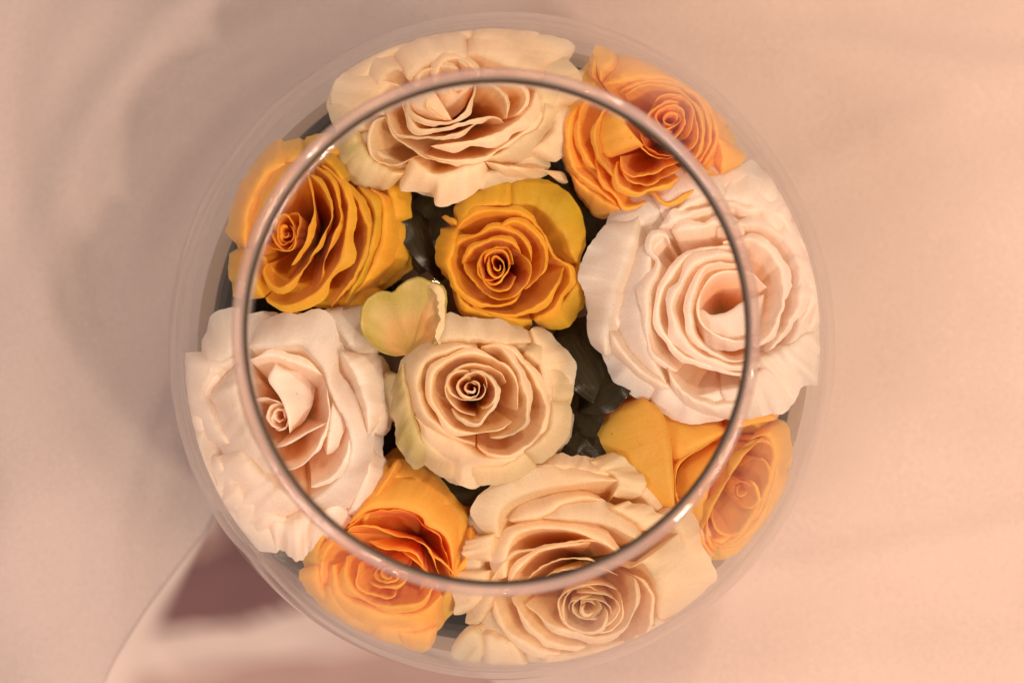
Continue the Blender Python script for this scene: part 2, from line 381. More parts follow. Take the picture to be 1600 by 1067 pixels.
e_ = obj("refraction_ring", V, Fc, M['edge'], rim); rim.location = (-.0008, .0010, 0)
e_['label'] = "dark ring painted in for the refraction along the inside of the glass rim"

# water body
WZ = -0.0185
wr = math.sqrt((RI - .0004) ** 2 - WZ * WZ)
prof = [(0.0005, WZ)] + [(wr * k / 12, WZ) for k in range(1, 12)] + [(wr - 0.0012, WZ + .0002), (wr, WZ + 0.0014)]
V, Fc = lathe(prof, seg=128, close=False)
wo = obj("water", V, Fc, M['water']); wo['kind'] = 'structure'; wo['label'] = "dark still water in the bowl under the roses"

# ------------------------------------------------------------------ leaves
def leaf(name, a, b, wd, arch, label, group, sag=0.0, roll=0.0):
    """pointed glossy leaf from point a to point b (world), width wd"""
    a = Vector(a); b = Vector(b); ax = b - a; ln = ax.length; t = ax.normalized()
    up = Vector((0, 0, 1)); side = t.cross(up).normalized(); up = side.cross(t).normalized()
    side, up = side * math.cos(roll) + up * math.sin(roll), up * math.cos(roll) - side * math.sin(roll)
    nu, nv = 10, 24; V = []; uv = []; Fc = []
    sd = random.random() * 50
    for j in range(nv + 1):
        v = j / nv; w_ = wd * (math.sin(math.pi * min(1, v ** 0.8)) ** 0.7) * 0.5 + 0.0002
        for i in range(nu + 1):
            u = i / nu * 2 - 1
            z = arch * math.sin(math.pi * v) - sag * v * v + abs(u) * w_ * 0.35 - abs(u) ** 3 * w_ * 0.25
            z += 0.0022 * noise.noise(Vector((u * 1.3 + sd, v * 5, sd))) * abs(u)
            p = a + ax * v + side * (u * w_) + up * z
            V.append(clampv(p)); uv.append((i / nu, v))
    for j in range(nv):
        for i in range(nu):
            q = j * (nu + 1) + i; Fc.append((q, q + 1, q + nu + 2, q + nu + 1))
    o = obj(name, V, Fc, M['leaf'], None, None, uv)
    o['label'] = label; o['category'] = 'leaf'; o['group'] = group
    return o

def lining(k, n):
    """broad dark leaf wrapped inside the bowl wall below the waterline"""
    a0 = 2 * math.pi * k / n; span = 2 * math.pi / n * 1.45; V = []; uv = []; Fc = []; nu, nv = 28, 14
    for j in range(nv + 1):
        v = j / nv
        for i in range(nu + 1):
            u = i / nu
            a = a0 + span * u
            top = -0.0215 - 0.006 * (abs(2 * u - 1) ** 3)
            el_top = math.asin(top / 0.129); el = el_top + (-R_(60) - el_top) * v
            r = 0.1295 - 0.0016 * (k % 2) - 0.0012 * u
            V.append((r * math.cos(el) * math.cos(a), r * math.cos(el) * math.sin(a), r * math.sin(el))); uv.append((v * .7, u))
    for j in range(nv):
        for i in range(nu):
            q = j * (nu + 1) + i; Fc.append((q, q + 1, q + nu + 2, q + nu + 1))
    o = obj("lining_leaf", V, Fc, M['leaf'], None, None, uv)
    return o
LWORDS = ["by the pale rose", "behind the apricot rose at the upper right", "behind the cream rose at the top", "behind the golden rose at the left",
          "behind the blush rose at the left", "behind the orange rose at the lower left", "behind the cream rose at the bottom", "behind the orange rose at the lower right"]
for k in range(8):
    o = lining(k, 8); o['label'] = "broad dark leaf lining the glass " + LWORDS[k]; o['category'] = 'leaf'; o['group'] = "dark leaves lining the bowl"

# ------------------------------------------------------------------ petals and roses
class Rose:
    def __init__(s, name, label, mat, T, ctr, base, z0, zb, Rpx, D, tilt=(0, 0), pinkish=0.0):
        s.T = T; s.mat = mat; s.ctr = s.src(ctr); s.z0 = z0; zb = z0 - (z0 - zb) * 0.66; s.zb = zb; s.R = Rpx; s.D = D; s.tilt = tilt
        s.bpx = s.src(base)
        s.base = P(s.bpx[0], s.bpx[1], zb * .001)
        s.root = thing(name, label, "rose", "roses in the glass bowl", tuple(s.base)); s.n = 0
        s.seed = random.random() * 100
    def src(s, p): return Vector((s.T[0] + p[0] / s.T[2], s.T[1] + p[1] / s.T[2]))
    def z(s, q):
        d = (q - s.ctr); return s.z0 - s.D * (d.length / s.R) ** 2 + d.x * s.tilt[0] + d.y * s.tilt[1]
    def petal(s, c, e=None, w=12, dz=0.0, d=None, ruf=1.0, g=0.0, curl=1.0, raw=False, thin=False, bulge=0.0, base=None, dish=False):
        """c: crest line of the petal, e: its free edge after it rolls outward (both traced); w: roll width when e is not given"""
        nu = 46; ni = 12; no = 7
        if not raw:
            c = [s.src(q) for q in c]; e = [s.src(q) for q in e] if e else None; w = (0.8 if w >= 22 else 0.42) * w / s.T[2]
        cs = crom(c, nu)
        sd = s.seed + s.n * 7.3; s.n += 1
        cen = s.bpx if base is None else s.src(base)
        basew = s.base if base is None else P(cen.x, cen.y, s.zb * .001)
        refc = s.ctr
        nor = []
        sgn = 0
        for i in range(nu):
            t = (cs[min(nu - 1, i + 1)] - cs[max(0, i - 1)]).normalized(); n = Vector((t.y, -t.x)); nor.append(n)
            sgn += n.dot(cs[i] - refc)
        if sgn < 0: nor = [-n for n in nor]
        ln = sum((cs[i + 1] - cs[i]).length for i in range(nu - 1))
        # ruffles along the crest
        crest = []
        for i in range(nu):
            t = i / (nu - 1)
            a = noise.noise(Vector((t * ln / 26 + sd, sd, 0))) * 2.6 * ruf + noise.noise(Vector((t * ln / 10 + sd, sd, 5))) * 1.3 * ruf
            crest.append(cs[i] + nor[i] * a * min(1, 0.3 + 4 * t * (1 - t)))
        if e: es = crom(e, nu)
        else:
            es = []
            for i in range(nu):
                t = i / (nu - 1)
                ww = w * (min(1, 5 * t * (1 - t)) ** 0.7) * max(0.12, 0.9 + 1.3 * noise.noise(Vector((t * ln / 45 + sd, 3, sd)))) + 0.3
                es.append(crest[i] + nor[i] * ww)
        if e:
            for i in range(nu):
                t = i / (nu - 1); es[i] = crest[i].lerp(es[i], 0.12 + 0.88 * math.sqrt(min(1, min(t, 1 - t) / 0.13)))
        edge = []
        for i in range(nu):
            t = i / (nu - 1)
            a = noise.noise(Vector((t * ln / 22 + sd, sd, 11))) * 4.5 * ruf + noise.noise(Vector((t * ln / 8 + sd, sd, 15))) * 2.6 * ruf
            if not e: a *= 0.35
            edge.append(es[i] + nor[i] * a)
        V = []; A = []; uv = []
        rnd = random.random()
        if not e and not raw: dz += random.uniform(-.9, .9)
        for i in range(nu):
            t = i / (nu - 1); dip = 0 if dish else abs(2 * t - 1) ** 5 * (2.5 if e else 4.0)
            zc_ = s.z(crest[i]) + dz - dip + noise.noise(Vector((t * ln / 45 + sd, sd, 20))) * 1.8 * ruf + noise.noise(Vector((t * ln / 14 + sd, sd, 25))) * 0.7 * ruf
            Cw = clampv(P(crest[i].x, crest[i].y, zc_ * .001))
            seg = (edge[i] - crest[i]).length
            dd = (0.17 * seg if d is None else d * 1.5 * min(1, seg / 12)) + 0.3
            ze = zc_ - dd + noise.noise(Vector((t * ln / 16 + sd, sd, 31))) * min(2.0, 0.07 * seg) * ruf
            Bw = basew + (Vector((Cw.x, Cw.y, 0)) - Vector((basew.x, basew.y, 0))) * (0.0 if dish else 0.03)
            Bw.z = basew.z
            H = Cw.z - Bw.z
            K = Bw.lerp(Cw, 0.74 if not dish else 0.6); K.z = Bw.z + H * (0.36 if not dish else 0.02)
            out3 = (Vector((Cw.x, Cw.y, 0)) - Vector((basew.x, basew.y, 0)))
            K += out3 * bulge
            for j in range(ni):
                q = j / (ni - 1); q = 1 - (1 - q) ** 1.35
                p = Bw * (1 - q) ** 2 + K * 2 * q * (1 - q) + Cw * q * q
                wob = noise.noise(Vector((t * 2.6 + sd, q * 2.2, sd))) * 0.0018 * math.sin(math.pi * q) * (0.4 + 0.6 * ruf)
                p = p + out3.normalized() * wob if out3.length > 1e-6 else p
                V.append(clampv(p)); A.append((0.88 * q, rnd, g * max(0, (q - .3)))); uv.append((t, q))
            for j in range(1, no + 1):
                q = j / no
                pxy = crest[i].lerp(edge[i], q)
                hump = 0.05 * min(seg, 14) * math.sin(math.pi * min(1, q * 1.0)) * (0.5 if e else 0.7)
                zz = zc_ + hump * (1 - q) - (zc_ - ze) * (q ** 1.7) * curl
                zz += noise.noise(Vector((t * ln / 20 + sd, q * seg / 40, sd + 40))) * min(2.4, 0.06 * seg) * q * (0.4 + 0.6 * ruf)
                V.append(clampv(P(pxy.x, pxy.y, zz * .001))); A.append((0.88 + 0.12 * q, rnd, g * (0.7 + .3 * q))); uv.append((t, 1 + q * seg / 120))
        nr = ni + no; Fc = []
        for i in range(nu - 1):
            for j in range(nr - 1):
                a = i * nr + j; Fc.append((a, a + 1, a + nr + 1, a + nr))
        off = s.base
        V = [v - off for v in V]
        return obj("petal", V, Fc, M[s.mat], s.root, A, uv)
    def core(s, c, rx, ry, n, rot=0, a0=0, dz=0, w=None, span=(230, 170), r0=0.10, zdip=2.0):
        """tight spiral of small petals round the heart of the flower"""
        cc = s.src(c); rx /= s.T[2]; ry /= s.T[2]; ca, sa = math.cos(R_(rot)), math.sin(R_(rot))
        rg = random.Random(int(s.seed * 100))
        for k in range(n):
            f = r0 + (1 - r0) * ((k + 1) / n) ** 1.1 * rg.uniform(.93, 1.07)
            st = a0 + k * 137.5 + rg.uniform(-30, 30); sp = (span[0] + (span[1] - span[0]) * k / n) * rg.uniform(.85, 1.15)
            pts = []; j1, j2 = rg.uniform(-.16, .16) * f, rg.uniform(-.16, .16) * f; ph = rg.uniform(0, 6); am = rg.uniform(.06, .17)
            for j in range(9):
                u = j / 8; a = R_(st + sp * u); f2 = f * (1.0 + 0.22 * (u - .5)) * (1 + am * math.sin(2.5 * a + ph))
                x = rx * (f2 * math.cos(a) + j1); y = ry * (f2 * math.sin(a) + j2)
                pts.append(cc + Vector((x * ca - y * sa, x * sa + y * ca)))
            oc = s.ctr; s.ctr = cc
            s.petal(pts, w=(w / s.T[2] if w else max(1.6, 0.085 * rx * (0.4 + f))) * rg.uniform(.5, 1.3), dz=dz - zdip * (1 - f) ** 2 + rg.uniform(-.6, .6), ruf=0.8, raw=True)
            s.ctr = oc
    def under(s, c, rx, ry, n, a_from=0, a_to=360, dz=-9, g=0.0):
        """low outermost petals spreading round the head"""
        cc = Vector(c)
        for k in range(n):
            a = a_from + (a_to - a_from) * (k + .5) / n; h = 0.62 * (a_to - a_from) / n
            def arc(f, sc):
                return [cc + Vector((rx * f * math.cos(R_(a + h * sc * u)), ry * f * math.sin(R_(a + h * sc * u)))) * (1 - 0.05 * abs(u)) for u in (-1, -.5, 0, .5, 1)]
            zmid = s.z(cc + Vector((rx * .8 * math.cos(R_(a)), ry * .8 * math.sin(R_(a)))))
            s.petal(arc(.78, .85), e=arc(1.0, 1.0), raw=True, dz=(s.z0 + dz - zmid) + random.uniform(-1, 1), d=5, ruf=.8, g=g)
    def stem(s):
        b = s.base; a = Vector((b.x * .45, b.y * .45, -0.108)); V = []; Fc = []
        nn = 10; rad = 0.0028
        d = (a - b); t = d.normalized(); sx = t.cross(Vector((0.3, 1, 0))).normalized(); sy = t.cross(sx)
        for k in range(9):
            q = k / 8; c = b.lerp(a, q) + Vector((b.x, b.y, 0)) * (-0.12 * math.sin(math.pi * q))
            rr_ = rad * (2.6 if k == 0 else 1.0)
            for j in range(nn):
                an = 2 * math.pi * j / nn; V.append(c + sx * rr_ * math.cos(an) + sy * rr_ * math.sin(an) - b)
        for k in range(8):
            for j in range(nn):
                Fc.append((k * nn + j, k * nn + (j + 1) % nn, (k + 1) * nn + (j + 1) % nn, (k + 1) * nn + j))
        obj("stem", V, Fc, M['stem'], s.root)

# ---- small cream rose in the middle
r = Rose("rose", "small cream rose with a round spiral heart, in the middle of the bowl", 'cream', (580, 470, 3.442), (530, 480), (560, 520), 34, -22, 150, 15)
r.core((535, 470), 118, 108, 8, w=9)
r.petal([(725,440),(690,385),(600,345),(510,345),(440,390),(405,460),(420,540),(480,590),(560,615)], w=14)
r.petal([(640,395),(668,440),(682,490),(655,560),(600,630),(560,655),(480,630),(430,580)], w=22)
r.petal([(785,590),(785,470),(760,400),(700,340),(620,300),(520,290),(430,315),(350,375),(320,450),(335,540),(385,620),(450,680),(540,705),(620,705),(690,690),(760,650)], w=32)
r.petal([(590,245),(680,250),(740,300),(780,360),(800,430),(830,520),(835,640),(790,700),(720,725),(640,735)], w=42)
r.petal([(610,225),(700,240),(780,290),(850,380),(900,470),(940,570),(930,650),(880,740),(800,800),(720,830),(640,820),(570,780)], w=48)
r.petal([(570,255),(480,250),(400,280),(320,310),(270,370),(250,460),(280,570),(350,660),(450,730),(560,770)], e=[(600,210),(480,180),(390,190),(260,225),(160,330),(170,480),(230,640),(320,740),(450,810),(570,810)], d=8)
r.petal([(235,620),(330,700),(460,760),(580,830),(700,850),(800,830),(870,770)], e=[(240,700),(280,830),(400,900),(510,1010),(640,975),(760,930),(900,820)], d=7)
r.petal([(330,230),(380,215),(450,205),(560,205),(620,215),(700,225),(860,220)], e=[(330,180),(370,100),(480,70),(580,100),(690,95),(800,150),(870,130)], d=4, ruf=1.5)
r.petal([(860,150),(890,250),(915,350),(925,450),(960,540),(950,640)], e=[(930,95),(1000,220),(1085,300),(1100,420),(1070,560),(980,710)], d=8)
r.petal([(1000,600),(970,680),(900,770),(840,820)], e=[(1090,560),(1085,680),(1040,800),(900,840)], d=14)
r.petal([(165,340),(180,450),(210,580),(250,700),(330,820)], e=[(95,430),(110,600),(140,760),(210,890),(330,910)], d=6, g=1.0)
r.petal([(330,760),(450,860),(560,900)], e=[(260,860),(400,960),(520,1010)], d=8, dz=-6)
r.petal([(150,400),(140,520),(160,640)], e=[(50,330),(40,520),(90,680)], d=8, dz=-6, g=.6)
r.under((757, 628), 142, 132, 7, dz=-10, g=.4)
r.stem()

# ---- golden rose above it
r = Rose("rose", "golden yellow rose facing straight up, directly above the small cream rose", 'yellow', (640, 240, 4), (555, 700), (600, 700), 27, -24, 115, 13)
r.core((548, 700), 100, 125, 7, w=9, rot=-12)
r.petal([(650,690),(620,600),(570,585),(510,600),(450,640),(440,710),(470,800),(540,860),(620,840),(665,770)], w=16)
r.petal([(640,590),(720,640),(755,710),(735,790),(680,870),(600,915),(500,890),(420,820),(355,730),(340,680)], w=20)
r.petal([(330,690),(390,600),(460,560),(550,540),(640,570),(700,620)], w=30)
r.petal([(760,680),(745,600),(700,530),(620,480),(520,470),(420,510),(310,560),(255,650),(270,740),(310,840),(380,900),(470,940),(560,945),(640,920),(700,870)], w=45)
r.petal([(540,470),(650,430),(740,460),(810,540),(850,620),(840,720),(780,800),(720,850)], w=28)
r.petal([(290,480),(370,400),(450,365),(560,360),(680,375),(760,420),(830,500),(870,590),(895,640),(960,680)], w=34)
r.petal([(965,690),(930,790),(880,870),(820,930),(740,975),(640,1005),(500,990),(400,960),(330,950)], w=34)
r.petal([(880,640),(980,700),(1000,780),(960,860),(900,960),(760,1040)], w=50)
r.petal([(640,350),(720,310),(820,340),(900,420),(970,520),(1010,620),(1040,690)], e=[(560,160),(700,130),(880,170),(1000,270),(1080,390),(1100,520),(1085,700)], d=4, g=.8)
r.petal([(640,330),(520,325),(420,350),(350,400),(310,460)], e=[(700,150),(520,170),(380,230),(290,310),(260,410)], d=5, g=.7)
r.petal([(300,460),(280,560),(250,680),(270,800)], e=[(240,430),(170,540),(165,680),(230,800)], d=6, g=.6)
r.petal([(1060,680),(1050,780),(1000,880),(900,970),(780,1040)], e=[(1095,640),(1110,900),(1060,1000),(980,1090),(800,1110)], d=5, g=.6)
r.petal([(270,820),(340,930),(480,1000),(640,1030),(760,1040)], e=[(250,860),(330,1000),(480,1060),(640,1100),(800,1100)], d=5, g=.5)
r.petal([(200,400),(245,425),(300,440)], e=[(205,385),(255,405),(305,415)], dz=1)
r.stem()

# ---- golden rose at the left
r = Rose("rose", "golden rose leaning left against the glass, above the blush white rose", 'yellow', (340, 240, 4), (430, 500), (640, 500), 20, -30, 150, 9, tilt=(0.045, 0.0))
r.core((425, 500), 75, 120, 6, w=9)
r.petal([(430,380),(500,370),(510,440),(490,520),(450,590),(380,600),(300,570)], w=14)
r.petal([(560,130),(590,260),(600,370),(570,470),(540,570),(460,700)], w=45, dz=1.5)
r.petal([(575,130),(650,200),(700,300),(715,400),(680,480),(620,580),(560,680),(480,780),(400,830),(330,810),(290,740),(310,690)], w=56, dz=1.5)
r.petal([(610,75),(700,160),(755,300),(765,400),(730,500),(690,600),(650,760),(600,860)], w=36)
r.petal([(650,70),(730,140),(790,230),(815,350),(800,470),(780,600),(730,720),(640,840),(560,900),(440,950),(340,930),(300,900)], w=75, dz=1)
r.petal([(780,170),(880,330),(930,470),(910,620),(860,760),(780,860),(710,960)], w=55)
r.petal([(880,200),(970,320),(980,450),(950,600),(890,760),(800,930)], e=[(950,210),(1060,300),(1060,480),(1030,620),(930,800),(820,980)], d=4, g=1.0)
r.petal([(960,220),(1030,300),(1030,480),(990,640),(920,790),(850,880)], e=[(1000,210),(1150,250),(1250,430),(1260,600),(1150,780),(930,910)], d=20)
r.petal([(570,110),(470,140),(390,250),(330,380),(280,500),(260,640)], e=[(500,0),(400,40),(300,150),(210,310),(160,480),(150,600)], d=6)
r.petal([(420,60),(300,140),(220,270),(180,420),(170,590)], e=[(500,-130),(380,-90),(240,30),(130,200),(70,400),(60,500),(120,590)], d=8, g=.2)
r.petal([(180,590),(210,700),(290,900)], e=[(70,580),(70,760),(110,940)], d=8, g=.6)
r.petal([(560,60),(640,30),(720,80),(790,180)], e=[(500,-80),(640,-40),(760,20),(880,180)], d=6, g=.7)
r.petal([(940,300),(1060,420),(1080,600),(980,780)], e=[(1010,220),(1180,300),(1235,560),(1100,850)], d=10, dz=-8)
r.petal([(700,900),(820,860),(930,760)], e=[(780,1020),(930,960),(1080,850)], d=8, dz=-8)
r.under((505, 345), 145, 138, 7, dz=-10, g=.3)
r.stem()

# ---- orange rose at the upper right
r = Rose("rose", "apricot orange rose at the upper right under the bowl's rim", 'orange', (850, 50, 3.556), (690, 480), (640, 620), 22, -28, 150, 11, tilt=(-0.03, 0.035))
r.core((700, 490), 125, 115, 8, w=8)
r.petal([(590,440),(640,365),(730,350),(800,390),(850,520),(840,620),(770,680),(690,700)], w=14)
r.petal([(440,470),(480,560),(540,640),(620,690),(690,705)], w=10)
r.petal([(540,560),(560,630),(640,680),(740,690)], w=8)
r.petal([(400,410),(450,500),(500,570),(555,632)], e=[(330,430),(300,540),(330,680),(425,700)], d=6, ruf=.5, dz=2)
r.petal([(425,690),(430,760),(490,800),(590,790),(690,745),(760,720)], w=12)
r.petal([(415,740),(460,805),(530,840),(600,840),(700,790),(760,760)], w=14)
r.petal([(405,720),(405,800),(440,860),(520,890),(590,870),(680,850),(750,810)], w=32)
r.petal([(370,410),(310,470),(285,560),(300,660),(350,750),(400,820)], w=30)
r.petal([(290,700),(305,780),(350,860),(410,920),(440,970),(500,975),(560,950)], w=26)
r.petal([(590,880),(640,930),(690,950),(750,920),(810,890),(850,860)], w=26)
r.petal([(240,370),(200,470),(200,600),(240,700),(300,770)], w=40)
r.petal([(190,410),(150,500),(140,600),(150,700),(200,790)], w=36)
r.petal([(130,560),(130,640),(160,740),(210,800),(300,870),(400,960)], e=[(90,545),(95,640),(110,740),(190,850),(290,950),(430,1000)], d=12)
r.petal([(150,790),(220,860),(320,930),(420,990)], e=[(150,860),(200,950),(300,1050),(430,1020)], d=16)
r.petal([(450,350),(540,305),(640,300),(760,335),(840,420),(880,540),(860,660),(800,740)], w=24)
r.petal([(420,330),(540,285),(680,280),(800,330),(880,410),(920,540),(900,660),(840,750)], w=30)
r.petal([(330,290),(420,280),(560,260),(720,270),(860,360),(940,480),(950,620),(880,740)], e=[(300,220),(470,90),(620,150),(780,240),(930,370),(1000,530),(970,700),(930,800)], d=8, g=.15)
r.petal([(310,270),(340,210),(400,150)], e=[(255,150),(290,70),(400,90)], d=4, g=.1)
r.petal([(300,280),(270,240),(290,150)], e=[(250,260),(245,180),(270,90)], d=4)
r.petal([(950,560),(990,680),(990,790)], e=[(1010,590),(1110,690),(1080,770)], d=6, g=.4)
r.petal([(860,720),(900,760),(950,780)], e=[(860,850),(940,820),(1010,790)], d=6, g=.2)
r.under((1010, 198), 145, 128, 7, dz=-11)
r.stem()

# ---- big cream rose at the top
r = Rose("rose", "big open cream rose at the top of the bowl, crossed by the rim", 'cream', (500, 0, 3.234), (665, 480), (700, 620), 24, -28, 190, 13, tilt=(0.0, 0.045))
r.core((690, 450), 42, 42, 2, w=6, dz=-2)
r.petal([(575,440),(640,405),(720,400),(775,430)], e=[(585,500),(620,570),(680,590),(750,520)], d=6, dz=-1.5, ruf=.5)
r.petal([(560,430),(600,500),(640,560),(668,612)], e=[(450,450),(455,520),(520,590),(610,620)], d=4, dz=.5, ruf=.5)
r.petal([(560,470),(545,540),(600,590),(660,612)], w=10)
r.petal([(440,500),(455,560),(530,600),(590,615),(660,615),(720,575),(765,500),(785,420)], w=36)
r.petal([(420,470),(425,550),(480,630),(560,655),(680,630),(800,595),(880,590),(930,620)], w=34)
r.petal([(335,560),(370,650),(440,690),(560,695),(700,670),(800,620)], w=26)
r.petal([(800,420),(880,440),(935,500),(945,600)], w=24)
r.petal([(830,400),(940,420),(1020,450),(1040,520),(980,590)], w=26)
r.petal([(1095,430),(1075,520),(1020,590),(950,640),(840,690),(740,715),(660,725),(560,740)], w=62)
r.petal([(1110,440),(1110,560),(1060,640),(980,700),(900,755),(800,800),(640,805),(520,780)], w=34)
r.petal([(330,590),(370,680),(450,740),(530,790),(640,820),(800,815)], w=16)
r.petal([(330,590),(275,620),(245,700),(265,785),(330,825),(400,830),(460,800),(500,790)], w=14)
r.petal([(1110,460),(1140,560),(1100,650),(1010,700),(930,760),(820,815)], e=[(1330,490),(1250,600),(1150,710),(1140,800),(1000,850),(840,835)], d=9, g=.45)
r.petal([(460,800),(530,855),(600,880),(700,855),(830,820)], e=[(385,890),(400,960),(560,980),(590,1045),(720,1010),(900,900)], d=6)
r.petal([(180,700),(250,800),(340,860),(420,880)], e=[(85,790),(130,900),(260,960),(400,945)], d=6, g=.8)
r.petal([(160,640),(200,730),(280,820)], e=[(70,720),(90,830),(180,900)], d=6, g=1.0)
r.petal([(830,815),(1000,845),(1130,850)], e=[(890,910),(1080,910),(1220,860),(1270,990)], d=9, g=.2)
r.petal([(400,430),(340,440),(300,520),(310,580)], e=[(190,320),(85,400),(55,490),(90,610)], d=7)
r.petal([(440,370),(370,350),(310,420),(270,500)], e=[(320,190),(220,240),(195,340),(220,490)], d=7)
r.petal([(440,400),(540,320),(660,290),(780,350)], e=[(270,210),(420,120),(600,60),(740,110)], d=9, ruf=1.6)
r.petal([(740,270),(840,290),(960,340),(1090,410)], e=[(700,150),(900,65),(1110,90),(1280,230),(1360,310)], d=10)
r.petal([(580,420),(620,320),(700,300),(780,350),(800,400)], w=60)
r.petal([(480,440),(520,370),(620,340),(700,350)], w=40)
r.petal([(1080,420),(1110,500),(1120,600)], e=[(1350,310),(1350,420),(1240,600)], d=7, g=.5)
r.under((715, 165), 205, 145, 9, dz=-10, g=.2)
r.stem()

# ---- big pale rose at the right
r = Rose("rose", "very large pale rose with ruffled petals at the right of the bowl", 'pink', (860, 230, 2.371), (640, 590), (640, 660), 26, -28, 190, 13, tilt=(-0.035, 0.0))
r.petal([(525,612),(560,600),(600,622),(660,605),(710,575),(790,545)], e=[(545,700),(590,740),(650,755),(710,745),(800,700)], d=3, dz=-7, ruf=.7)
r.petal([(790,700),(700,720),(620,700),(560,640),(550,560),(590,490),(660,460),(740,470),(800,520)], w=10, dz=-3)
r.petal([(720,430),(620,430),(570,455),(535,530),(518,600),(540,700),(600,755),(680,790),(770,770)], w=22)
r.petal([(720,400),(610,405),(530,440),(480,520),(450,590),(485,680),(530,745),(600,785),(700,810),(800,790)], w=46, dz=1)
r.petal([(680,370),(590,375),(500,410),(440,490),(405,560),(400,640),(430,700),(480,760),(560,800),(690,835),(800,820)], w=32, ruf=1.1)
r.petal([(440,360),(425,330),(390,330),(375,380),(405,420),(395,470),(372,520),(362,620),(368,740),(410,790),(470,830)], w=30, ruf=.9, dz=1)
r.petal([(430,800),(450,850),(500,910),(580,950),(680,950),(770,890),(880,820)], e=[(425,880),(470,950),(560,990),(700,1020),(800,1010),(870,920),(960,840)], d=7, ruf=1.4)
r.petal([(450,310),(560,295),(640,280),(720,320)], w=40)
r.petal([(400,300),(520,250),(640,210),(760,250)], w=45, ruf=1.5)
r.petal([(640,350),(740,350),(820,400),(860,480),(860,580),(820,680),(760,740)], w=34, ruf=2)
r.petal([(620,300),(760,290),(860,340),(920,430),(920,560),(880,660),(800,760)], w=44, ruf=2.4)
r.petal([(620,240),(760,230),(880,290),(960,420),(970,540),(940,640),(880,720)], w=44, ruf=2.6)
r.petal([(430,260),(560,190),(700,160),(820,190),(920,300),(980,420),(990,560),(960,680)], e=[(430,225),(600,110),(770,60),(890,130),(970,280),(1035,440),(1045,600),(1010,700)], d=7, ruf=2.6)
r.petal([(760,800),(850,750),(940,700),(990,680)], e=[(870,950),(950,890),(1005,860),(1025,720)], d=7, ruf=2)
r.petal([(700,850),(780,830),(860,780)], e=[(760,1010),(860,980),(940,900)], d=6, ruf=1.5)
r.petal([(430,320),(375,400),(370,520),(365,640),(370,760),(430,880)], e=[(400,310),(280,370),(220,520),(210,640),(240,760),(420,930)], d=10, ruf=.4, dz=-1.5)
r.petal([(330,250),(310,330),(275,440),(235,560),(210,680),(205,770)], e=[(290,240),(180,310),(120,420),(103,500),(140,580),(135,700),(185,790)], d=5, ruf=1.5)
r.petal([(215,670),(270,760),(340,830),(440,890)], e=[(190,760),(250,810),(340,885),(450,950)], d=10, ruf=.6)
r.under((1105, 460), 192, 205, 9, dz=-11)
r.stem()

# ---- blush rose at the left
r = Rose("rose", "large blush white cupped rose at the left of the bowl", 'pink', (250, 440, 2.371), (450, 500), (520, 500), 24, -28, 180, 6, tilt=(0.04, 0.0))
r.core((440, 505), 52, 55, 5, w=6, dz=-7)
r.petal([(425,305),(402,360),(440,425),(470,490),(480,560)], e=[(520,310),(565,340),(572,420),(545,500),(490,560)], d=8, dz=-3, ruf=.4)
r.petal([(350,440),(390,430),(450,450)], w=14, dz=-4)
r.petal([(425,615),(500,582),(560,550),(622,518)], w=16, dz=-2, ruf=.4)
r.petal([(600,345),(622,420),(622,520),(570,630),(500,690),(420,690)], w=20, dz=-2)
r.petal([(330,290),(400,275),(470,290),(560,325),(612,350)], w=30, dz=-1, ruf=.5)
r.petal([(640,445),(628,530),(618,640)], e=[(665,455),(690,520),(650,640)], d=3, dz=-1, ruf=.4)
r.petal([(700,540),(690,640),(640,720),(560,760)], w=30, dz=-1)
r.petal([(330,240),(430,240),(510,230),(560,270),(610,340),(640,430),(690,520),(710,610),(685,700),(620,770),(550,820)], e=[(325,90),(440,100),(500,120),(570,100),(640,130),(665,210),(665,330),(750,440),(790,560),(780,700),(710,850),(620,890)], d=6, ruf=.8)
r.petal([(600,110),(680,200),(760,300)], e=[(680,60),(790,120),(850,260)], d=7, dz=-9, g=.2)
r.petal([(670,260),(720,340),(760,450),(775,560)], e=[(740,245),(800,260),(840,350),(855,480),(800,590)], d=12)
r.petal([(300,230),(240,290),(190,330),(160,370)], e=[(330,90),(210,110),(165,200),(140,250)], d=6)
r.petal([(280,280),(210,340),(165,400),(180,470),(250,600)], e=[(150,235),(80,270),(60,330),(80,450),(160,620)], d=6, ruf=1.4)
r.petal([(300,300),(290,400),(310,500),(360,600),(440,690)], e=[(140,370),(150,480),(220,620),(300,720),(420,800)], d=8)
r.petal([(300,620),(360,700),(440,770),(540,820)], e=[(170,640),(230,780),(340,880),(480,900)], d=6, ruf=1.3)
r.petal([(210,650),(280,760),(380,850),(470,880)], e=[(150,640),(230,860),(340,940),(450,940)], d=6, ruf=1.6)
r.petal([(380,880),(460,890),(560,870)], e=[(400,950),(490,1030),(570,1000)], d=6, ruf=2.4)
r.petal([(700,300),(780,420),(790,560)], e=[(800,230),(870,380),(850,600)], d=8, dz=-6)
r.petal([(760,600),(760,720),(700,860)], e=[(830,620),(840,740),(760,900)], d=8, dz=-8)
r.under((440, 675), 165, 195, 8, dz=-11)
r.stem()

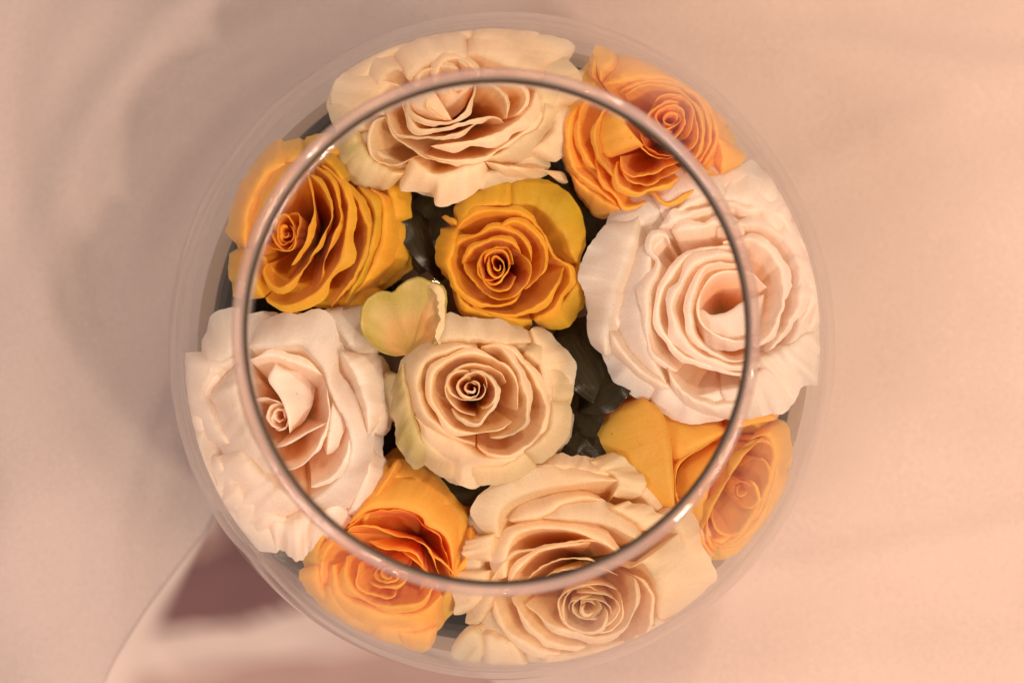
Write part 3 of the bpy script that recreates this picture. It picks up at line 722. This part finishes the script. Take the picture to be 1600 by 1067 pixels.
# ---- orange rose at the lower left
r = Rose("rose", "bright orange rose at the lower left, its smooth outer petal facing the middle", 'orange', (440, 680, 2.9636), (490, 640), (640, 470), 17, -32, 140, 8, tilt=(0.02, -0.05))
r.core((490, 645), 85, 62, 6, w=8)
r.petal([(360,590),(350,690),(420,735),(510,745),(540,700)], w=18)
r.petal([(400,490),(470,525),(560,535),(630,565),(670,650)], w=14)
r.petal([(300,450),(340,420),(440,430),(520,460),(620,485),(680,535),(730,640)], w=20)
r.petal([(560,540),(640,600),(680,660),(640,720)], w=20)
r.petal([(310,410),(390,350),(500,335),(600,350),(655,385),(665,415),(740,450),(780,520),(795,650)], e=[(370,230),(530,60),(700,80),(840,200),(900,320),(870,480),(830,640)], d=22, ruf=.7, curl=1)
r.petal([(300,430),(390,365),(500,345),(600,365),(650,420),(730,470),(770,560),(780,650)], w=14, ruf=1.3)
r.petal([(330,400),(400,340),(470,240),(545,110)], e=[(350,350),(400,250),(490,170),(540,90)], d=4, ruf=.4, dz=-2)
r.petal([(300,450),(230,510),(190,600),(190,700)], e=[(180,480),(150,570),(150,680),(170,760)], d=6)
r.petal([(240,600),(270,720),(370,790),(520,830),(660,810),(740,740)], e=[(150,620),(190,790),(340,900),(440,925),(620,945),(730,900),(790,760)], d=8)
r.petal([(300,560),(310,680),(400,770),(520,790),(640,770),(710,690)], w=40)
r.petal([(520,900),(620,920),(720,890)], e=[(540,970),(640,1005),(710,985)], d=4, g=.5)
r.petal([(160,600),(170,680),(200,780)], e=[(75,600),(90,680),(170,770)], d=4, g=.3)
r.petal([(680,540),(760,600),(800,660)], w=16)
r.petal([(380,420),(440,300),(520,200)], e=[(300,330),(380,170),(500,60)], d=8, dz=-5, ruf=.6)
r.petal([(800,640),(850,560),(880,420)], e=[(870,700),(930,560),(930,400)], d=8, dz=-6)
r.under((605, 865), 135, 150, 7, dz=-9)
r.stem()

# ---- cream rose at the bottom
r = Rose("rose", "large cream rose at the bottom of the bowl with a rolled pale petal", 'cream', (690, 690, 2.831), (650, 745), (620, 520), 19, -30, 190, 9, tilt=(0.0, -0.045))
r.core((650, 745), 130, 100, 8, w=8)
r.petal([(790,670),(800,760),(765,820),(690,845),(600,835),(540,790),(520,710),(570,655),(690,630),(780,655)], w=14)
r.petal([(370,720),(460,790),(560,830),(700,865),(810,820),(860,710),(850,600)], w=30)
r.petal([(400,640),(480,590),(580,565),(690,560),(780,590)], w=16)
r.petal([(380,610),(460,545),(540,520),(640,525),(740,555)], w=20)
r.petal([(290,650),(340,565),(420,495),(540,465),(660,445)], w=26)
r.petal([(200,650),(260,555),(330,495),(440,470),(560,445),(680,440),(770,480)], w=18)
r.petal([(280,600),(300,450),(370,395),(480,385),(600,400),(720,450),(790,500)], e=[(190,640),(235,440),(330,360),(450,335),(600,345),(720,385),(820,480)], d=4, ruf=.6)
r.petal([(440,335),(560,345),(700,360),(800,400),(880,440)], e=[(450,310),(520,260),(640,240),(740,265),(910,370)], d=4, ruf=.5)
r.petal([(300,350),(450,325),(530,275),(640,250),(710,260)], e=[(275,290),(400,220),(560,185),(690,210)], d=9, ruf=.4)
r.petal([(250,420),(250,330),(290,270),(400,220),(560,190),(700,172),(790,170)], e=[(125,420),(130,290),(220,190),(340,120),(480,100),(640,120),(780,160)], d=3, ruf=.6, dz=1.5)
r.petal([(240,400),(220,470),(220,530)], e=[(110,420),(95,490),(150,535)], d=4, ruf=2)
r.petal([(370,110),(500,115),(640,140),(740,145)], e=[(400,72),(500,50),(650,70),(760,95)], d=5, dz=-1)
r.petal([(660,90),(740,135),(780,180),(760,240)], e=[(700,40),(800,70),(900,140),(890,230),(800,270)], d=4, ruf=3, g=.25)
r.petal([(740,280),(830,330),(900,390)], e=[(780,270),(900,280),(990,340),(1000,390)], d=4, ruf=1.5)
r.petal([(830,560),(900,540),(960,640),(960,800)], e=[(1000,430),(1100,400),(1215,600),(1060,800)], d=8, ruf=1)
r.petal([(850,590),(900,630),(930,720),(900,850),(780,900),(640,920)], w=26)
r.petal([(310,690),(360,770),(430,850),(540,900),(660,905)], w=32)
r.petal([(230,690),(270,800),(340,870),(440,920),(560,940)], w=30)
r.petal([(180,850),(250,870),(330,900)], e=[(160,930),(210,1000),(300,1040),(430,1020)], d=5)
r.petal([(110,820),(160,860),(180,950)], e=[(40,880),(60,960),(160,1015)], d=4, g=.2)
r.petal([(430,940),(560,940),(700,910),(850,880)], e=[(430,1010),(500,1050),(640,1050),(860,990)], d=5)
r.petal([(800,890),(900,860),(960,780)], e=[(860,1000),(1000,920),(1080,800)], d=5)
r.petal([(200,570),(190,630),(170,720)], e=[(80,550),(45,600),(60,800)], d=5)
r.petal([(230,600),(220,700),(170,800)], e=[(170,600),(120,720),(100,830)], d=5)
r.under((912, 885), 208, 175, 9, dz=-10)
r.stem()

# ---- orange rose at the lower right
r = Rose("rose", "orange rose lying on its side at the lower right, smooth outer petals", 'orange', (900, 560, 3.139), (820, 640), (420, 360), 10, -34, 150, 4, tilt=(-0.02, -0.03))
r.core((815, 650), 75, 62, 3, w=8)
r.petal([(760,400),(680,540),(640,720),(650,900)], e=[(700,380),(520,520),(490,700),(560,850)], d=6, dz=-2, ruf=.5)
r.petal([(820,530),(910,490),(950,570),(900,740),(780,860),(700,840),(670,740),(720,600)], w=20)
r.petal([(740,520),(840,430),(930,410),(980,500),(950,680),(860,830),(740,920),(660,880),(640,760)], w=24)
r.petal([(330,190),(420,260),(462,400),(478,560),(485,745)], e=[(150,190),(75,310),(75,460),(180,690),(440,810)], d=12, ruf=.3, dz=3, curl=1)
r.petal([(735,362),(620,430),(490,515)], e=[(720,240),(500,200),(300,120),(160,200)], d=16, ruf=.3, dz=0)
r.petal([(735,370),(620,440),(510,520),(490,640),(520,740)], e=[(725,368),(615,433),(495,510),(480,640),(505,740)], d=1, ruf=.3, dz=.5)
r.petal([(940,370),(860,440),(780,540),(690,700),(610,880)], w=50, dz=1)
r.petal([(850,400),(940,380),(970,500),(910,700),(790,870),(700,930)], e=[(960,200),(1055,380),(1050,500),(1000,640),(900,800),(800,940),(700,990)], d=8, ruf=.7)
r.petal([(640,740),(650,850),(680,950)], w=24)
r.petal([(600,830),(640,920),(690,980)], w=20)
r.petal([(760,350),(880,320),(980,300)], e=[(800,250),(930,210),(1030,230)], d=7)
r.under((1095, 735), 148, 142, 7, dz=-6)
r.stem()

# ---- loose beige petal
r = Rose("loose_petal", "dull beige loose petal between the two golden roses and small cream rose", 'cream', (0, 0, 1), (640, 500), (642, 553), 26, 14, 60, 0)
r.root['category'] = 'petal'; del r.root['group']
r.petal([(618,557),(590,545),(568,520),(566,488),(580,464),(598,456),(615,460),(630,446),(650,437),(676,444),(692,452),(695,490),(690,525),(665,548)], w=6, g=2.2, ruf=.8, dish=True)
r.petal([(672,440),(690,450),(696,480),(693,515),(688,545)], e=[(664,455),(680,462),(687,484),(684,515),(680,545)], d=-1, dz=1.5, g=.6, ruf=1.2)

# ---- dark leaves in the gaps
LG = "dark leaves between the roses"
def lf(a, b, wd, za, zb, label, arch=.006, roll=0.0):
    leaf("leaf", P(a[0], a[1], za * .001), P(b[0], b[1], zb * .001), wd, arch, label, LG, roll=roll)
lf((640,300), (690,440), .030, -8, -2, "dark glossy leaf in the gap between the two golden roses", roll=.5)
lf((700,290), (655,430), .022, -4, -10, "narrow dark leaf under the cream rose at the top, beside the golden rose", roll=-.4)
lf((890,500), (960,640), .040, -6, 0, "large dark leaf between the small cream rose and the pale rose at the right", roll=.4)
lf((985,560), (890,640), .034, 0, -8, "dark folded leaf pointing at the small cream rose from the right", roll=-.5)
lf((880,660), (970,700), .030, -10, -4, "dark wet leaf above the frilly tip of the bottom cream rose", roll=.3)
lf((930,600), (900,720), .026, -2, -12, "thin shiny leaf beside the smooth orange petal", roll=-.7)
lf((640,700), (770,780), .030, -12, -6, "dark leaf under the small cream rose, above the bottom cream rose", roll=.2)
lf((870,230), (930,380), .030, -12, -4, "dark leaf between the apricot rose and the golden rose", roll=.3)
lf((480,860), (450,900), .030, -14, -16, "dark leaf tip poking out beside the orange rose at the lower left", roll=.1)
